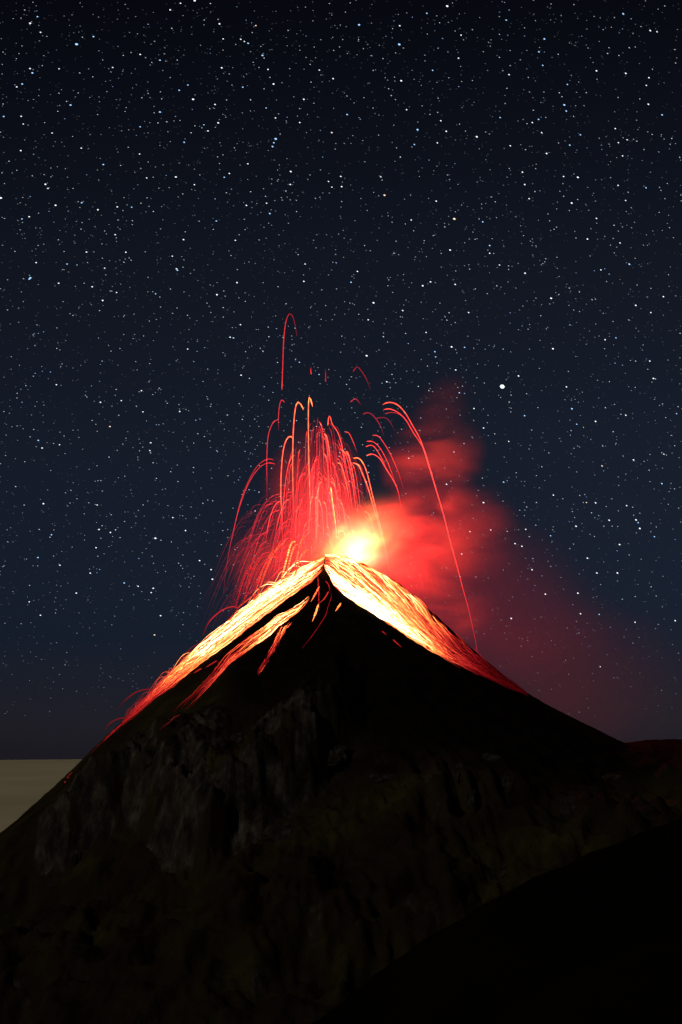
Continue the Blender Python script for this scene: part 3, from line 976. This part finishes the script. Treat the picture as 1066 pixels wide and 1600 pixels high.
def place_star(x, y, size, kind, label, group='stars'):
    o = bpy.data.objects.new('star', SMESH[kind])
    C.objects.link(o)
    o.location = ray(x, y).normalized() * RS
    s = size * 0.72 * SPX
    el_ = 1.35 if size < 4 else 1.05
    o.scale = (s * el_, s * 0.85, s * 0.85)
    o.rotation_euler = (0, -trail_dir(x, y), 0)
    return tag(o, label, 'star', group)
place_star(785, 604, 5.4, 'white', 'brightest star of the sky, large and blue-white, beside the top of the plume', None)
place_star(710, 342, 2.3, 'warm', 'cream-coloured bright star in the upper sky', None)
place_star(601, 305, 1.8, 'warm', 'small orange-red star in the upper sky', None)
for (x, y, s) in [(431, 217, 2.2), (426, 229, 1.6), (428, 223, 1.4)]:
    place_star(x, y, s, 'blue', 'blue star in a tight little line of three', 'line of three blue stars')
MARKS = [((785, 604), 'near the brightest star'), ((710, 342), 'near the cream-coloured star'), ((601, 305), 'near the orange-red star'), ((428, 223), 'near the line of three blue stars'),
         ((455, 490), 'near the highest lava arc'), ((690, 640), 'around the top of the plume'), ((830, 930), 'over the drifting smoke'), ((200, 960), 'over the cloud-side flank'),
         ((120, 70), 'near the big blue star high over the cloud sea'), ((624, 69), 'near the big blue star high over the crater'), ((882, 165), 'near the blue pair high over the ridge'),
         ((46, 436), 'beside the blue star over the cloud sea'), ((984, 412), 'far up over the neighbouring ridge'), ((243, 841), 'near the bright star beside the fountain'), ((300, 600), 'between the cloud sea and the highest arc'), ((960, 700), 'over the neighbouring ridge beyond the plume')]
def star_label(x, y, s, k):
    w = min(MARKS, key=lambda m_: (m_[0][0] - x)**2 + (m_[0][1] - y)**2)[1]
    tone = {'white': 'white', 'blue': 'blue', 'warm': 'pale yellow'}[k]
    size = 'larger' if s > 1.65 else ('medium' if s > 1.38 else 'small')
    return f'{size} bright {tone} star {w}', f'{size} {tone} stars {w}'
Z7 = [(95,73,2,'w'),(241,139,3,'b'),(102,229,2,'b'),(70,264,1.8,'b'),(53,273,1.6,'w'),(222,330,2,'b'),(607,312,2.2,'w'),(503,352,2,'b'),(579,447,1.6,'b'),(825,174,2,'b'),(697,213,1.8,'w'),(780,136,1.7,'b'),
      (860,264,2,'w'),(143,579,2,'w'),(151,592,1.6,'w'),(325,517,1.7,'b'),(175,645,1.9,'w'),(257,637,1.7,'b'),(3,622,2.4,'w'),(369,650,1.6,'w'),(308,659,1.7,'w'),(553,556,1.9,'w'),(686,386,1.9,'w'),(690,75,1.8,'w'),
      (848,671,1.8,'b'),(914,539,1.9,'w'),(96,873,2.2,'b'),(290,901,1.6,'w'),(558,849,1.8,'b'),(682,926,1.9,'w'),(745,888,1.7,'w'),(577,753,1.6,'w'),(272,792,1.6,'w'),(323,944,1.8,'w'),(503,189,1.7,'b'),(441,171,1.6,'w'),
      (612,2,2.2,'w'),(535,31,1.7,'w'),(114,825,1.5,'w'),(294,115,1.7,'b'),(439,484,1.4,'w'),(955,312,1.7,'w'),(1047,247,1.6,'w'),(705,557,1.5,'b'),(721,545,1.5,'w'),(12,366,1.7,'b')]
Z8 = [(336,19,2.4,'w'),(62,77,2.2,'b'),(187,138,2.6,'b'),(244,403,2.2,'b'),(193,251,2,'w'),(428,425,2.1,'w'),(700,326,2.2,'b'),(706,345,1.7,'b'),(883,43,2,'b'),(967,95,1.8,'w'),(638,121,1.9,'b'),(621,161,1.7,'b'),(800,220,1.7,'w'),
      (891,228,1.8,'w'),(742,551,2.1,'w'),(723,631,2,'w'),(645,477,1.8,'w'),(570,535,1.7,'w'),(772,743,1.7,'w'),(468,763,1.7,'b'),(345,777,1.9,'w'),(902,821,2,'b'),(659,927,2,'w'),(107,941,2.1,'w'),(578,849,1.8,'w'),(260,888,1.9,'w'),
      (284,876,1.7,'w'),(361,884,1.6,'w'),(922,949,1.7,'w'),(1004,357,1.7,'b'),(25,356,1.7,'b'),(234,449,1.5,'b'),(333,408,1.7,'w'),(717,451,1.6,'b'),(750,419,1.5,'b'),(620,371,1.6,'b'),(528,232,1.6,'w'),(961,324,1.7,'w'),(1008,922,1.6,'w'),(532,453,1.5,'w'),(8,580,1.7,'w'),(302,625,1.6,'w')]
Z6 = [(437,497,2.0,'w'),(920,552,2.0,'w'),(932,579,2.0,'w'),(835,553,1.7,'w'),(730,572,1.8,'w'),(868,630,1.8,'w'),(861,720,1.8,'w'),(796,720,1.6,'w'),(736,784,1.8,'w'),(633,787,1.8,'w'),(525,864,1.9,'w'),(537,627,1.6,'w'),(1044,871,1.6,'w'),(792,498,1.7,'w'),
      (912,362,1.6,'w'),(717,200,1.9,'b'),(792,240,1.8,'w'),(548,96,1.8,'w'),(567,222,1.6,'b'),(975,104,1.8,'w'),(657,10,2,'w'),(67,32,2.2,'w'),(336,4,2,'w'),(1002,437,1.7,'b'),(200,357,1.6,'w'),(368,660,1.6,'w'),(394,589,1.6,'w'),(320,439,1.7,'w'),(766,673,1.6,'w'),(917,876,1.5,'w'),(807,1017,1.3,'w')]
bright = [(x / 2.011, y / 2.011, s, k) for x, y, s, k in Z7] + [(530 + x / 1.989, y / 1.989, s, k) for x, y, s, k in Z8] + [(540 + x / 2.0266, 540 + y / 2.0266, s, k) for x, y, s, k in Z6]
bright += [(243,841,2.2,'w'),(68,787,1.8,'w'),(66,700,1.6,'w'),(281,643,1.5,'w'),(60,688,1.6,'b'),(332,905,1.8,'w'),(251,962,1.6,'w'),(312,876,1.6,'w'),(330,890,1.6,'w'),(216,916,1.5,'w'),(46,436,1.9,'b'),(365,528,1.6,'b'),(276,420,1.6,'w'),(290,829,1.5,'w')]
short = {'w': 'white', 'b': 'blue', 'y': 'warm'}
for x, y, s, k in bright:
    place_star(x, y, s * 0.85, short[k], *star_label(x, y, s * 0.85, short[k]))
def outline(x):
    return np.interp(x, [0, 66, 122, 193, 250, 306, 350, 390, 430, 470, 510, 560, 600, 640, 700, 740, 820, 980, 1066], [1185, 1185, 1185, 1120, 1060, 1005, 965, 930, 900, 870, 840, 860, 890, 920, 975, 1010, 1070, 1150, 1150])
left = 292 - len(bright)
while left > 0:
    x, y = rng.uniform(5, 1061), rng.uniform(5, 1000)
    if y > outline(x) - 30 or (330 < x < 700 and y > 600): continue
    k = 'blue' if rng.random() < 0.22 else ('warm' if rng.random() < 0.08 else 'white')
    sz = rng.uniform(1.15, 1.4)
    place_star(x, y, sz, k, *star_label(x, y, sz, k))
    left -= 1
# the countless faint stars, spread evenly over the whole visible half of the sky
def star_field(name, n_, rmin, rmax, col, st):
    az = rng.uniform(-1.15, 1.15, n_)
    el = np.arcsin(rng.uniform(math.sin(math.radians(0.2)), math.sin(math.radians(62)), n_))
    d = np.stack([np.sin(az) * np.cos(el), np.cos(az) * np.cos(el), np.sin(el)], 1)
    r = (0.50 + 0.25 * rng.random(n_)) * SPX
    br = rmin + (rmax - rmin) * rng.random(n_)**4.0
    br *= 0.25 + 0.75 * sstep(el, 0.0, math.radians(7))
    rt_ = np.stack([np.cos(az), -np.sin(az), 0 * az], 1)
    up = np.cross(rt_, d)
    ang = np.radians(-20 - 60 * az)
    u = rt_ * np.cos(ang)[:, None] + up * np.sin(ang)[:, None]
    w = np.cross(u, d)
    c = d * RS
    R = r[:, None]
    v = np.stack([c + u * R * 1.5, c + w * R * 0.8, c - u * R * 1.5, c - w * R * 0.8, c + d * R, c - d * R], 1).reshape(-1, 3)
    base = np.array([(0, 1, 4), (1, 2, 4), (2, 3, 4), (3, 0, 4), (1, 0, 5), (2, 1, 5), (3, 2, 5), (0, 3, 5)])
    f = (np.arange(n_)[:, None, None] * 6 + base[None]).reshape(-1, 3)
    o = link(name, mesh_from(name, v, f, np.repeat(br, 6), smooth=False), star_mat(name, col, st, True))
    return o
a = star_field('star_field', 120000, 0.05, 1.2, (0.80, 0.90, 1.0), 1.0)
tag(a, 'countless faint white stars filling the night sky', 'stars', kind='stuff')
b = star_field('blue_star_field', 22000, 0.06, 1.2, (0.35, 0.58, 1.0), 1.0)
tag(b, 'sprinkling of faint blue stars across the night sky', 'stars', kind='stuff')
